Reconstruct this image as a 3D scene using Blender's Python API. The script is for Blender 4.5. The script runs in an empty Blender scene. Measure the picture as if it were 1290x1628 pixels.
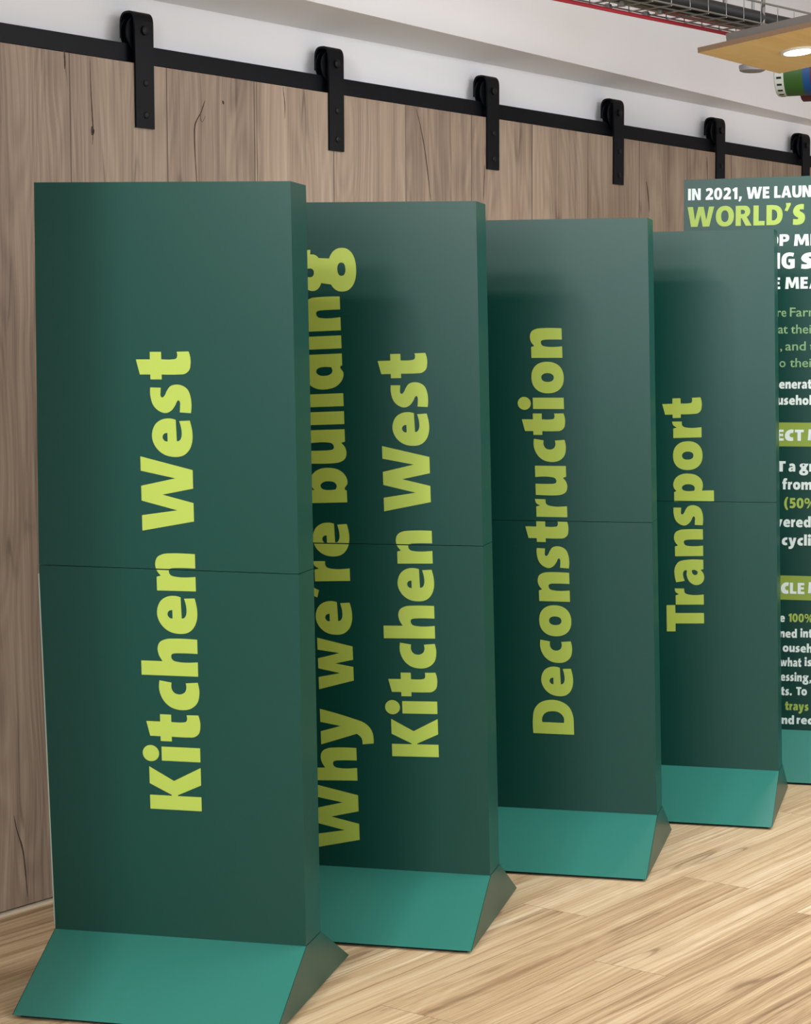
import bpy, bmesh, math, random
from mathutils import Vector, Matrix
from mathutils.geometry import tessellate_polygon
random.seed(7)
S = bpy.context.scene
COL = S.collection

# ------------------------------------------------------------------ camera
F_PX, CX, CY = 3178.58, 645.0, 814.0          # focal length in pixels of a 1290x1628 frame
PITCH, ROLL, HEAD = 0.08169, 0.00425, 0.65345
EYE = Vector((3.982, 0.0, 1.4577))            # X = distance from the door wall, Y = along it
cam_d = bpy.data.cameras.new('camera')
cam = bpy.data.objects.new('camera', cam_d); COL.objects.link(cam)
cam_d.sensor_fit = 'HORIZONTAL'; cam_d.sensor_width = 36.0
cam_d.lens = F_PX / 1290.0 * 36.0
cam_d.clip_start = 0.05; cam_d.clip_end = 100
cam.matrix_world = (Matrix.Translation(EYE) @ Matrix.Rotation(HEAD, 4, 'Z')
                    @ Matrix.Rotation(math.pi/2 - PITCH, 4, 'X') @ Matrix.Rotation(-ROLL, 4, 'Z'))
S.camera = cam

# ------------------------------------------------------------------ world, lamps, exposure
W = bpy.data.worlds.new('room_light'); S.world = W; W.use_nodes = True
bg = W.node_tree.nodes['Background']
bg.inputs[0].default_value = (0.86, 0.93, 1.0, 1); bg.inputs[1].default_value = 0.70
S.view_settings.view_transform = 'Standard'; S.view_settings.look = 'None'
S.view_settings.gamma = 1.0; S.view_settings.use_curve_mapping = False
S.view_settings.exposure = 0.16

def area(name, loc, target, sx, sy, power, col=(1, 1, 1), spread=180):
    d = bpy.data.lights.new(name, 'AREA'); d.shape = 'RECTANGLE'; d.size = sx; d.size_y = sy
    d.energy = power; d.color = col; d.spread = math.radians(spread)
    o = bpy.data.objects.new(name, d); COL.objects.link(o); o.location = loc
    o.rotation_euler = (Vector(target) - Vector(loc)).to_track_quat('-Z', 'Y').to_euler()
    return o
area('ceiling_light_room', (2.35, -0.1, 2.88), (1.2, 4.6, 0.3), 1.2, 0.12, 16, (1.0, 0.98, 0.98))
area('ceiling_spot_room', (2.25, -0.1, 2.86), (1.2, 4.6, 0.3), 0.35, 0.35, 26, (1.0, 0.98, 0.98))
area('ceiling_spot_row', (1.72, 0.85, 2.90), (1.2, 3.6, 0.0), 0.14, 0.14, 26, (1.0, 0.98, 0.98))
area('window_daylight', (4.9, -3.7, 2.15), (1.4, 4.8, 1.3), 3.0, 1.5, 134, (0.80, 0.95, 1.0))
area('side_fill', (7.6, 4.5, 1.5), (0.0, 5.0, 1.9), 5.0, 1.8, 56, (0.82, 0.92, 1.0))  # added fill from the right, no seen source; lifts white wall and gaps
area('ceiling_light_middle', (3.3, 5.2, 2.88), (3.0, 5.2, 0.0), 1.6, 2.6, 122, (0.95, 0.96, 1.0))
area('ceiling_light_far', (2.6, 8.2, 2.88), (2.3, 8.2, 0.0), 0.8, 0.8, 12, (0.98, 0.97, 0.98))

# ------------------------------------------------------------------ pixel -> place
def ray(px, py):
    a = (px - CX)/F_PX; b = -(py - CY)/F_PX
    cr, sr = math.cos(ROLL), math.sin(ROLL)
    x = a*cr + b*sr; u = -a*sr + b*cr
    cp, sp = math.cos(PITCH), math.sin(PITCH)
    y = cp + u*sp; z = -sp + u*cp
    c, s = math.cos(HEAD), math.sin(HEAD)
    return Vector((x*c - y*s, x*s + y*c, z))
def hit(px, py, p0, n):
    r = ray(px, py); n = Vector(n)
    return EYE + r * ((Vector(p0) - EYE).dot(n) / r.dot(n))
def at_wall(px, py, n=0.0): return hit(px, py, (n, 0, 0), (1, 0, 0))
def at_height(px, py, z): return hit(px, py, (0, 0, z), (0, 0, 1))
def at_depth(px, py, d):
    r = ray(px, py); fw = Vector((-math.sin(HEAD), math.cos(HEAD), 0))
    return EYE + r * (d / r.dot(fw))

# ------------------------------------------------------------------ materials
def srgb(r, g, b):
    f = lambda v: (v/255/12.92) if v/255 <= 0.04045 else ((v/255 + 0.055)/1.055)**2.4
    return (f(r), f(g), f(b), 1.0)
def mat(name, col, rough=0.5, metal=0.0, spec=0.5, emit=None, estr=0.0, bump=0.0, bscale=300.0, var=0.0):
    m = bpy.data.materials.new(name); m.use_nodes = True
    nt = m.node_tree; b = nt.nodes['Principled BSDF']
    b.inputs['Base Color'].default_value = col
    b.inputs['Roughness'].default_value = rough
    b.inputs['Metallic'].default_value = metal
    b.inputs['Specular IOR Level'].default_value = spec
    if emit:
        b.inputs['Emission Color'].default_value = emit; b.inputs['Emission Strength'].default_value = estr
    if bump or var:
        tc = nt.nodes.new('ShaderNodeTexCoord'); n = nt.nodes.new('ShaderNodeTexNoise')
        n.inputs['Scale'].default_value = bscale; n.inputs['Detail'].default_value = 3
        nt.links.new(tc.outputs['Object'], n.inputs['Vector'])
        if bump:
            bp = nt.nodes.new('ShaderNodeBump'); bp.inputs['Strength'].default_value = bump
            bp.inputs['Distance'].default_value = 0.002
            nt.links.new(n.outputs['Fac'], bp.inputs['Height']); nt.links.new(bp.outputs['Normal'], b.inputs['Normal'])
        if var:
            mx = nt.nodes.new('ShaderNodeMix'); mx.data_type = 'RGBA'
            mx.inputs['A'].default_value = tuple(c*(1-var) for c in col[:3]) + (1,)
            mx.inputs['B'].default_value = tuple(min(1, c*(1+var)) for c in col[:3]) + (1,)
            nt.links.new(n.outputs['Fac'], mx.inputs['Factor']); nt.links.new(mx.outputs['Result'], b.inputs['Base Color'])
    return m

class G:
    """small node-graph writer"""
    def __init__(s, m): s.nt = m.node_tree
    def put(s, sock, v):
        if isinstance(v, bpy.types.NodeSocket): s.nt.links.new(v, sock)
        else: sock.default_value = v
    def m(s, op, a, b=None, c=None):
        n = s.nt.nodes.new('ShaderNodeMath'); n.operation = op
        for i, v in enumerate((a, b, c)):
            if v is not None: s.put(n.inputs[i], v)
        return n.outputs[0]
    def vec(s, x, y, z):
        n = s.nt.nodes.new('ShaderNodeCombineXYZ')
        for i, v in enumerate((x, y, z)): s.put(n.inputs[i], v)
        return n.outputs[0]
    def noise(s, v, scale=1.0, detail=4.0, rough=0.55, dist=0.0):
        n = s.nt.nodes.new('ShaderNodeTexNoise'); s.put(n.inputs['Vector'], v)
        n.inputs['Scale'].default_value = scale; n.inputs['Detail'].default_value = detail
        n.inputs['Roughness'].default_value = rough; n.inputs['Distortion'].default_value = dist
        return n.outputs['Fac']
    def rnd(s, v):
        n = s.nt.nodes.new('ShaderNodeTexWhiteNoise'); n.noise_dimensions = '1D'; s.put(n.inputs['W'], v)
        return n.outputs['Value']
    def ramp(s, f, stops):
        n = s.nt.nodes.new('ShaderNodeValToRGB'); s.put(n.inputs[0], f)
        e = n.color_ramp.elements
        while len(e) < len(stops): e.new(0.5)
        for k, (p, c) in enumerate(stops): e[k].position = p; e[k].color = c
        return n.outputs['Color']
    def step(s, v, lo, hi):
        n = s.nt.nodes.new('ShaderNodeMapRange'); s.put(n.inputs['Value'], v)
        n.interpolation_type = 'SMOOTHSTEP'
        n.inputs['From Min'].default_value = lo; n.inputs['From Max'].default_value = hi
        return n.outputs['Result']
    def mix(s, f, a, b, mode='MIX'):
        n = s.nt.nodes.new('ShaderNodeMix'); n.data_type = 'RGBA'; n.blend_type = mode
        s.put(n.inputs['Factor'], f); s.put(n.inputs['A'], a); s.put(n.inputs['B'], b)
        return n.outputs['Result']

def wood(name, across, along, width, origin, stops, dark, tint, length=None, rough=0.5, seam=0.0016,
         crack=1.0, seam_col=None, var=0.35, gs=1.0, lf=1.0, cont=1.35, wp=0.10, rw=0.05):
    m = bpy.data.materials.new(name); m.use_nodes = True; g = G(m); nt = m.node_tree
    b = nt.nodes['Principled BSDF']
    tc = nt.nodes.new('ShaderNodeTexCoord'); sp = nt.nodes.new('ShaderNodeSeparateXYZ')
    nt.links.new(tc.outputs['Object'], sp.inputs[0])
    A = sp.outputs[across]; L = sp.outputs[along]
    t = g.m('DIVIDE', g.m('SUBTRACT', A, origin), width)
    idx = g.m('FLOOR', t); fr = g.m('FRACT', t)
    r1 = g.rnd(idx)
    edge = g.m('MULTIPLY', g.m('MINIMUM', fr, g.m('SUBTRACT', 1.0, fr)), width)
    seamf = g.m('SUBTRACT', 1.0, g.step(edge, seam*0.4, seam))
    pid = r1
    if length:
        tl = g.m('DIVIDE', g.m('ADD', L, g.m('MULTIPLY', r1, length*7)), length)
        il = g.m('FLOOR', tl); fl = g.m('FRACT', tl)
        ee = g.m('MULTIPLY', g.m('MINIMUM', fl, g.m('SUBTRACT', 1.0, fl)), length)
        seamf = g.m('MAXIMUM', seamf, g.m('SUBTRACT', 1.0, g.step(ee, seam*0.4, seam)))
        pid = g.rnd(g.m('ADD', g.m('MULTIPLY', idx, 17.31), g.m('MULTIPLY', il, 5.77)))
    off = g.m('MULTIPLY', pid, 37.0)
    # broad figure, streaks, fine fibre
    warp = g.noise(g.vec(g.m('MULTIPLY', A, 3.0*gs), g.m('MULTIPLY', L, 0.9), off), 1.0, 3)
    Aw = g.m('ADD', A, g.m('MULTIPLY', g.m('SUBTRACT', warp, 0.5), wp))
    broad = g.noise(g.vec(g.m('MULTIPLY', Aw, 11.0*gs), g.m('MULTIPLY', L, 0.5*lf), off), 1.0, 5, 0.6)
    streak = g.noise(g.vec(g.m('MULTIPLY', Aw, 55.0*gs), g.m('MULTIPLY', L, 0.9*lf), off), 1.0, 6, 0.65)
    fine = g.noise(g.vec(g.m('MULTIPLY', Aw, 330.0), g.m('MULTIPLY', L, 7.0), off), 1.0, 3, 0.6)
    ringn = g.noise(g.vec(g.m('MULTIPLY', A, 5.0*gs), g.m('MULTIPLY', L, 0.75), g.m('ADD', off, 9.0)), 1.0, 2, 0.4)
    rings = g.m('ADD', g.m('MULTIPLY', g.m('SINE', g.m('MULTIPLY', ringn, 130.0)), 0.5), 0.5)
    mid = g.noise(g.vec(g.m('MULTIPLY', Aw, 130.0*gs), g.m('MULTIPLY', L, 1.1*lf), g.m('ADD', off, 5.0)), 1.0, 3, 0.6)
    f = g.m('ADD', g.m('MULTIPLY', broad, 0.38), g.m('MULTIPLY', streak, 0.28))
    f = g.m('ADD', f, g.m('MULTIPLY', mid, 0.24))
    f = g.m('ADD', f, g.m('MULTIPLY', fine, 0.10))
    f = g.m('ADD', f, g.m('MULTIPLY', g.m('SUBTRACT', rings, 0.5), rw))
    f = g.m('ADD', g.m('MULTIPLY', g.m('SUBTRACT', f, 0.5), cont), 0.5)
    f = g.m('ADD', f, g.m('MULTIPLY', g.m('SUBTRACT', pid, 0.5), var*0.35))
    col = g.ramp(f, stops)
    # cracks: thin contour lines that run with the grain, only here and there, and knots
    cn = g.noise(g.vec(g.m('MULTIPLY', A, 5.5*gs), g.m('MULTIPLY', L, 0.6), g.m('ADD', off, 21.0)), 1.0, 2.5, 0.5)
    line = g.m('SUBTRACT', 1.0, g.step(g.m('ABSOLUTE', g.m('SUBTRACT', cn, 0.5)), 0.001, 0.010))
    gate = g.step(g.noise(g.vec(g.m('MULTIPLY', A, 4.0), g.m('MULTIPLY', L, 1.7), g.m('ADD', off, 3.0)), 1.0, 2), 0.52, 0.62)
    glow = g.m('SUBTRACT', 1.0, g.step(g.m('ABSOLUTE', g.m('SUBTRACT', cn, 0.5)), 0.0, 0.075))
    line = g.m('ADD', g.m('MULTIPLY', line, 0.8), g.m('MULTIPLY', glow, 0.30))
    line = g.m('MULTIPLY', g.m('MULTIPLY', line, gate), crack)
    vo = nt.nodes.new('ShaderNodeTexVoronoi'); vo.inputs['Scale'].default_value = 1.0
    nt.links.new(g.vec(g.m('MULTIPLY', A, 4.2), g.m('MULTIPLY', L, 1.9), off), vo.inputs['Vector'])
    knot = g.m('SUBTRACT', 1.0, g.step(vo.outputs['Distance'], 0.015, 0.075))
    line = g.m('MINIMUM', 1.0, g.m('ADD', line, g.m('MULTIPLY', knot, 0.75*crack)))
    col = g.mix(line, col, dark)
    col = g.mix(1.0, col, tint, 'MULTIPLY')
    col = g.mix(g.m('MULTIPLY', seamf, 0.85), col, seam_col or dark)
    g.put(b.inputs['Base Color'], col)
    b.inputs['Roughness'].default_value = rough
    bp = nt.nodes.new('ShaderNodeBump'); bp.inputs['Strength'].default_value = 0.25; bp.inputs['Distance'].default_value = 0.002
    h = g.m('SUBTRACT', g.m('ADD', g.m('MULTIPLY', fine, 0.35), g.m('MULTIPLY', streak, 0.3)), g.m('ADD', g.m('MULTIPLY', seamf, 1.2), line))
    g.put(bp.inputs['Height'], h); nt.links.new(bp.outputs['Normal'], b.inputs['Normal'])
    return m

M = {}
M['door_wood'] = wood('oak_door_boards', 'Y', 'Z', 0.361, 3.671,
    [(0.28, srgb(106, 88, 74)), (0.40, srgb(132, 112, 96)), (0.52, srgb(152, 131, 112)), (0.64, srgb(168, 148, 128)), (0.78, srgb(182, 164, 143))],
    srgb(72, 57, 48), (1, 1, 1, 1), rough=0.6, seam=0.003, gs=1.0, crack=0.55)
M['floor_wood'] = wood('oak_floor_planks', 'X', 'Y', 0.205, 0.06,
    [(0.30, srgb(118, 92, 68)), (0.40, srgb(166, 136, 102)), (0.50, srgb(196, 168, 130)), (0.59, srgb(214, 190, 153)), (0.70, srgb(234, 216, 187))],
    srgb(104, 74, 48), (1, 1, 1, 1), length=1.35, rough=0.42, seam=0.0016, crack=0.55, seam_col=srgb(136, 108, 80), gs=1.25, lf=0.55, cont=1.35, wp=0.05, rw=0.02)
M['canopy_wood'] = wood('pale_ply', 'X', 'Y', 3.0, -9.0,
    [(0.3, srgb(238, 194, 122)), (0.5, srgb(250, 212, 142)), (0.7, srgb(254, 224, 162))],
    srgb(190, 140, 74), (1, 1, 1, 1), rough=0.5, crack=0.3, gs=0.6)
M['white'] = mat('white_wall_paint', srgb(238, 237, 240), 0.85, bump=0.05, bscale=120)
M['ceil'] = mat('white_ceiling_paint', srgb(236, 234, 234), 0.9, bump=0.05, bscale=90)
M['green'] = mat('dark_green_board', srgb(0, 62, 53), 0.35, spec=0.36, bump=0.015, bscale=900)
M['lit_base_green'] = mat('base_green_lit', srgb(44, 117, 105), 0.38, spec=0.5, bump=0.015, bscale=900)  # board green lightened to paint the light on the sloping faces
M['lime'] = mat('lime_vinyl', srgb(170, 190, 78), 0.45, spec=0.4)
M['lime_band'] = mat('lime_band_print', srgb(128, 150, 58), 0.45, spec=0.4)
M['info_lime'] = mat('lime_print', srgb(146, 170, 76), 0.45, spec=0.4)
M['white_print'] = mat('white_print', srgb(206, 220, 217), 0.5)
M['pale_green_print'] = mat('pale_green_print', srgb(120, 158, 112), 0.5)
M['info_green'] = mat('information_board_green', srgb(0, 54, 46), 0.35, spec=0.34)
M['black_gap'] = mat('black_shade_and_slots', srgb(14, 20, 18), 0.8)  # painted shade under the bases, also the drum slots
M['core'] = mat('pale_board_core', srgb(166, 178, 168), 0.7)
M['black'] = mat('black_powder_coat', srgb(5, 7, 13), 0.5, spec=0.16, bump=0.08, bscale=700)
M['bolt'] = mat('black_bolt', srgb(9, 10, 14), 0.5, spec=0.25)
M['strip'] = mat('lit_floor_pale', srgb(214, 200, 178), 0.5)
M['steel'] = mat('galvanised_steel', srgb(168, 168, 166), 0.38, 0.85)
M['strut'] = mat('dull_grey_channel', srgb(118, 112, 108), 0.5, 0.4)
M['canopy_edge'] = mat('brown_board_edge', srgb(126, 100, 76), 0.6)
M['cable_red'] = mat('red_cable', srgb(196, 48, 66), 0.45)
M['cable_black'] = mat('black_cable', srgb(38, 40, 42), 0.5)
M['cable_grey'] = mat('grey_cable', srgb(120, 126, 118), 0.5)
M['lamp'] = mat('lit_lamp_lens', (1, 1, 1, 1), 0.4, emit=(1.0, 0.97, 0.92, 1), estr=9.0)
M['lamp_ring'] = mat('white_lamp_ring', srgb(240, 238, 232), 0.4)
M['band_white'] = mat('white_band', srgb(206, 212, 204), 0.5)
M['band_green'] = mat('leaf_green_band', srgb(54, 94, 40), 0.45)
M['band_blue'] = mat('blue_band', srgb(22, 74, 130), 0.45)
M['band_maroon'] = mat('maroon_band', srgb(88, 30, 44), 0.45)
M['fixture_grey'] = mat('grey_fixture', srgb(150, 150, 154), 0.45)

# ------------------------------------------------------------------ mesh helpers
def tag(o, label=None, cat=None, group=None, kind=None):
    if label: o['label'] = label
    if cat: o['category'] = cat
    if group: o['group'] = group
    if kind: o['kind'] = kind
    return o
def link(name, me, m, parent=None, keep=True):
    o = bpy.data.objects.new(name, me); COL.objects.link(o)
    if m is not None:
        for mm in (m if isinstance(m, (list, tuple)) else [m]): me.materials.append(mm)
    if parent is not None: o.parent = parent
    return o
def obj(name, bm, m, parent=None, bevel=0.0, smooth=False, seg=2):
    if bevel:
        es = [e for e in bm.edges if len(e.link_faces) == 2 and e.calc_face_angle(0) > 0.5]
        bmesh.ops.bevel(bm, geom=es, offset=bevel, segments=seg, affect='EDGES', profile=0.5, clamp_overlap=True)
    bmesh.ops.recalc_face_normals(bm, faces=bm.faces[:])
    me = bpy.data.meshes.new(name); bm.to_mesh(me); bm.free()
    if smooth:
        for p in me.polygons: p.use_smooth = True
        try: me.set_sharp_from_angle(angle=math.radians(38))
        except Exception: pass
    return link(name, me, m, parent)
def empty(name, loc=(0, 0, 0), rz=0.0):
    o = bpy.data.objects.new(name, None); COL.objects.link(o)
    o.location = loc; o.rotation_euler = (0, 0, rz); o.empty_display_size = 0.1
    return o
def hexa(bm, lo, hi):
    """solid between two quads of 4 points each"""
    a = [bm.verts.new(p) for p in lo]; b = [bm.verts.new(p) for p in hi]
    bm.faces.new(a[::-1]); bm.faces.new(b)
    for i in range(4): bm.faces.new((a[i], a[(i+1) % 4], b[(i+1) % 4], b[i]))
def box(bm, x0, x1, y0, y1, z0, z1):
    hexa(bm, [(x0, y0, z0), (x1, y0, z0), (x1, y1, z0), (x0, y1, z0)], [(x0, y0, z1), (x1, y0, z1), (x1, y1, z1), (x0, y1, z1)])
def prism(bm, poly, d):
    """extrude a list of 3-D points by vector d"""
    d = Vector(d); a = [bm.verts.new(Vector(p)) for p in poly]; b = [bm.verts.new(Vector(p) + d) for p in poly]
    bm.faces.new(a[::-1]); bm.faces.new(b); n = len(a)
    for i in range(n): bm.faces.new((a[i], a[(i+1) % n], b[(i+1) % n], b[i]))
def frame_of(d):
    d = Vector(d).normalized(); up = Vector((0, 0, 1)) if abs(d.z) < 0.9 else Vector((1, 0, 0))
    s = d.cross(up).normalized(); return d, s, s.cross(d)
def tube(bm, pts, r, n=10):
    pts = [Vector(p) for p in pts]; rings = []
    for i, p in enumerate(pts):
        d = (pts[min(i+1, len(pts)-1)] - pts[max(i-1, 0)])
        _, s, u = frame_of(d)
        rings.append([bm.verts.new(p + s*math.cos(2*math.pi*k/n)*r + u*math.sin(2*math.pi*k/n)*r) for k in range(n)])
    for a, b in zip(rings, rings[1:]):
        for k in range(n): bm.faces.new((a[k], a[(k+1) % n], b[(k+1) % n], b[k]))
    bm.faces.new(rings[0][::-1]); bm.faces.new(rings[-1])
def lathe(bm, c, axis, prof, n=32, cap=True):
    """prof: (distance along axis, radius)"""
    c = Vector(c); d, s, u = frame_of(axis); rings = []
    for t, r in prof:
        rings.append([bm.verts.new(c + d*t + s*math.cos(2*math.pi*k/n)*r + u*math.sin(2*math.pi*k/n)*r) for k in range(n)])
    for a, b in zip(rings, rings[1:]):
        for k in range(n): bm.faces.new((a[k], a[(k+1) % n], b[(k+1) % n], b[k]))
    if cap: bm.faces.new(rings[0][::-1]); bm.faces.new(rings[-1])

# ------------------------------------------------------------------ the room
bm = bmesh.new(); box(bm, -0.30, 9.0, -4.0, 14.0, -0.10, 0.0)
tag(obj('floor', bm, M['floor_wood']), kind='structure')
bm = bmesh.new(); box(bm, -0.20, 0.0, -4.0, 14.0, 0.0, 3.0)
tag(obj('wall_left', bm, M['white']), kind='structure')
bm = bmesh.new(); box(bm, -0.20, 9.0, -4.0, 14.0, 3.0, 3.12)
tag(obj('ceiling', bm, M['ceil']), kind='structure')
bm = bmesh.new(); box(bm, 0.0, 9.0, 14.0, 14.2, 0.0, 3.0)
tag(obj('wall_far', bm, M['white']), kind='structure')
bm = bmesh.new(); box(bm, 0.0, 1.16, 2.02, 2.16, 0.0, 3.0)
tag(obj('shade_wall_near', bm, M['white']), kind='structure')  # unseen stub wall, added to shade the nearest base and left floor
# bulkhead over the doors, a little deeper at the near end
za = 2.4227
f0, f1 = at_wall(697, 50, 0.16), at_wall(1265, 184, 0.065)
fe = lambda y: f0 + (f1 - f0)*((y - f0.y)/(f1.y - f0.y))
bm = bmesh.new(); ys = (2.16, 5.0, 7.0, 9.0, 9.6)
rows = [[bm.verts.new(p) for p in ((0, y, za - 0.0), (max(.01, fe(y).x), y, fe(y).z), (max(.01, fe(y).x), y, 3.0), (0, y, 3.0))] for y in ys]
for r0, r1 in zip(rows, rows[1:]):
    for k in range(4): bm.faces.new((r0[k], r0[(k+1) % 4], r1[(k+1) % 4], r1[k]))
bm.faces.new(rows[0][::-1]); bm.faces.new(rows[-1])
tag(obj('trim_1', bm, M['white']), kind='structure')
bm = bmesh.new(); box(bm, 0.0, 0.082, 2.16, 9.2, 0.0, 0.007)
tag(obj('lit_floor_line', bm, M['strip'], bevel=0.002), kind='structure')  # pale colour paints the line of lit floor along the wall

# sliding timber doors, each hung from two black strap hangers
RAIL_B, RAIL_T = 2.2344, 2.2822
def strap_hanger(door, y):
    w = 0.035; xo, th = 0.0735, 0.006
    prof = [(xo, 2.057), (xo + th, 2.057)]
    outer = []; inner = []
    cxx = 0.050; R = xo + th - cxx; zt = 2.332; top = 2.370
    outer, inner = [], []
    for k in range(17):
        a = math.pi*k/16; c, sn = math.cos(a), math.sin(a)
        sx, sy = math.copysign(abs(c)**0.72, c), abs(sn)**0.72
        outer.append((cxx + R*sx, zt + (top - zt)*sy))
        inner.append((cxx + (R - th)*sx, zt + (top - zt - th)*sy))
    bm = bmesh.new()
    # strip built quad by quad so the folded strap stays clean
    A = [(xo + th, 2.057)] + outer + [(cxx - R, 2.300)]
    B = [(xo, 2.057)] + inner + [(cxx - R + th, 2.300)]
    rows = [[bm.verts.new((p[0], y - w, p[1])), bm.verts.new((p[0], y + w, p[1])),
             bm.verts.new((q[0], y + w, q[1])), bm.verts.new((q[0], y - w, q[1]))] for p, q in zip(A, B)]
    for r0, r1 in zip(rows, rows[1:]):
        for k in range(4): bm.faces.new((r0[k], r0[(k+1) % 4], r1[(k+1) % 4], r1[k]))
    bm.faces.new(rows[0][::-1]); bm.faces.new(rows[-1])
    h = obj('hanger', bm, M['black'], door, bevel=0.0012)
    bm = bmesh.new(); r = 0.051; zc = 2.310
    lathe(bm, (0.036, y, zc), (1, 0, 0), [(0, r*0.55), (0, r - 0.002), (0.002, r), (0.005, r), (0.0075, 0.0278), (0.0205, 0.0278), (0.023, r), (0.026, r), (0.028, r - 0.002), (0.028, r*0.55)], 40)
    obj('wheel', bm, M['black'], h, smooth=True)
    bm = bmesh.new(); lathe(bm, (0.034, y, 2.318), (1, 0, 0), [(0, 0.006), (0.0455, 0.006), (0.0455, 0.0125), (0.0515, 0.0125), (0.0535, 0.009)], 16)
    obj('axle_bolt', bm, M['bolt'], h, smooth=True)
    for z in (2.178, 2.092):
        bm = bmesh.new(); lathe(bm, (xo + th - 0.001, y + 0.004, z), (1, 0, 0), [(0, 0.0095), (0.003, 0.0095), (0.005, 0.006), (0.0052, 0.003)], 16)
        obj('strap_bolt', bm, M['bolt'], h, smooth=True)
DOORS = [(2.785, 4.403, (3.12, 3.942)), (4.405, 6.005, (4.762, 5.593)), (6.007, 7.600, (6.402, 7.180)), (7.602, 9.195, (7.940, 8.76))]
door_objs = []
for i, (y0, y1, hs) in enumerate(DOORS):
    bm = bmesh.new(); box(bm, 0.030, 0.073, y0, y1, 0.012, 2.2285)
    d = obj('door_%d' % (i+1), bm, M['door_wood'], bevel=0.0015)
    tag(d, kind='structure')
    for y in hs: strap_hanger(d, y)
    door_objs.append((y0, y1, d))

M['crack'] = mat('dark_wood_crack', srgb(66, 50, 41), 0.8)
CRACKS = [([(143, 92), (144, 130), (146, 170), (147.5, 195), (148, 210), (147, 230)], .0028), ([(146.5, 201), (147.5, 208), (147, 215)], .009),
  ([(326, 160), (320, 178), (313, 191), (309.5, 205), (310, 240), (313, 290)], .0034), ([(325, 162), (318.5, 184), (321.5, 194), (327, 184)], .0016),
  ([(662, 174), (668, 197), (676, 240), (681, 280), (685, 318)], .0034), ([(102, 80), (103, 96), (103, 110)], .0045),
  ([(22, 1296), (27, 1320), (36, 1350), (41, 1390), (44, 1426)], .0032), ([(354.5, 160), (355, 163), (355.5, 166)], .006),
  ([(1028, 288), (1031, 310), (1033, 337)], .0045), ([(1124.5, 250), (1125, 268), (1125.5, 286)], .0035),
  ([(450, 138), (453, 165), (453, 188)], .0020), ([(771, 262), (770, 292), (769, 319)], .0026)]
def fine(pts, n=6):
    out = []
    for i in range(len(pts)-1):
        p0, p1, p2, p3 = pts[max(i-1, 0)], pts[i], pts[i+1], pts[min(i+2, len(pts)-1)]
        for k in range(n):
            t = k/n
            out.append(tuple(0.5*(2*p1[c] + (p2[c]-p0[c])*t + (2*p0[c]-5*p1[c]+4*p2[c]-p3[c])*t*t + (3*p1[c]-p0[c]-3*p2[c]+p3[c])*t**3) for c in (0, 1)))
    return out + [pts[-1]]
for pts, wd in CRACKS:
    P = [at_wall(x, y, 0.0733) for x, y in fine(pts)]
    bm = bmesh.new(); n = len(P); prev = None
    for i, p in enumerate(P):
        w = wd*(0.25 + 0.75*math.sin(math.pi*(i + 0.5)/n))*random.uniform(0.8, 1.2)*0.75
        a, b = bm.verts.new(p + Vector((0, -w, 0))), bm.verts.new(p + Vector((0, w, 0)))
        if prev: bm.faces.new((prev[0], prev[1], b, a))
        prev = (a, b)
    ym = P[n//2].y
    for y0, y1, d in door_objs:
        if y0 <= ym <= y1: obj('wood_crack', bm, M['crack'], d); break
    else: bm.free()

bm = bmesh.new(); box(bm, 0.0455, 0.0545, 2.2, 9.3, RAIL_B, RAIL_T)
rail = obj('sliding_door_rail', bm, M['black'], bevel=0.001)
tag(rail, 'long flat black steel rail that the timber doors hang from', 'rail')
for y in (2.6, 3.55, 4.35, 5.18, 6.0, 6.8, 7.56, 8.4):
    bm = bmesh.new(); lathe(bm, (0.0, y, 2.258), (1, 0, 0), [(0, 0.012), (0.046, 0.012)], 16)
    obj('stand_off', bm, M['black'], rail, smooth=True)

# ------------------------------------------------------------------ lettering: heavy sans drawn by hand
# contour points: (x, y) smooth, (x, y, 1) corner; cap height 700
def C(*p): return [(x, y, 1) for x, y in p]
def ell(cx, cy, rx, ry, n=28, e=2.25):
    o = []
    for k in range(n):
        a = 2*math.pi*k/n; c, s = math.cos(a), math.sin(a)
        o.append((cx + rx*math.copysign(abs(c)**(2/e), c), cy + ry*math.copysign(abs(s)**(2/e), s)))
    return o
_n = [(0, 0, 1), (197, 0, 1), (197, 290), (215, 335), (255, 357), (293, 350), (309, 312), (313, 270), (313, 0, 1), (508, 0, 1),
      (512, 330), (500, 430), (455, 510), (370, 540), (280, 524), (205, 468, 1), (188, 525, 1), (0, 525, 1)]
_h = _n[:-3] + [(275, 522), (197, 478, 1), (197, 768, 1), (0, 768, 1)]
_t = [(66, 533, 1), (66, 674, 1), (270, 723, 1), (270, 533, 1), (371, 533, 1), (371, 381, 1), (270, 381, 1), (270, 225), (282, 180), (320, 165),
      (372, 172, 1), (375, 12, 1), (300, -8), (215, -11), (125, 10), (75, 70), (66, 150), (66, 381, 1), (0, 381, 1), (0, 533, 1)]
_s = [(350, 540, 1), (346, 397, 1), (293, 402), (225, 399), (215, 378), (240, 350), (303, 318), (365, 270), (388, 195), (372, 105), (323, 40), (225, 2),
      (110, -8), (4, 2, 1), (14, 152, 1), (90, 145), (165, 150), (176, 168), (158, 186), (108, 210), (40, 262), (5, 335), (26, 420), (100, 500), (230, 540)]
_e = [(502, 209, 1), (212, 201, 1), (217, 172), (255, 143), (350, 134), (485, 162, 1), (492, 20, 1), (332, -10), (195, -2), (85, 45), (18, 125), (0, 240),
      (28, 370), (110, 472), (235, 530), (352, 525), (450, 476), (507, 388), (519, 283)]
_eh = [(323, 325, 1), (208, 325, 1), (217, 365), (264, 392), (312, 370)]
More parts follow.
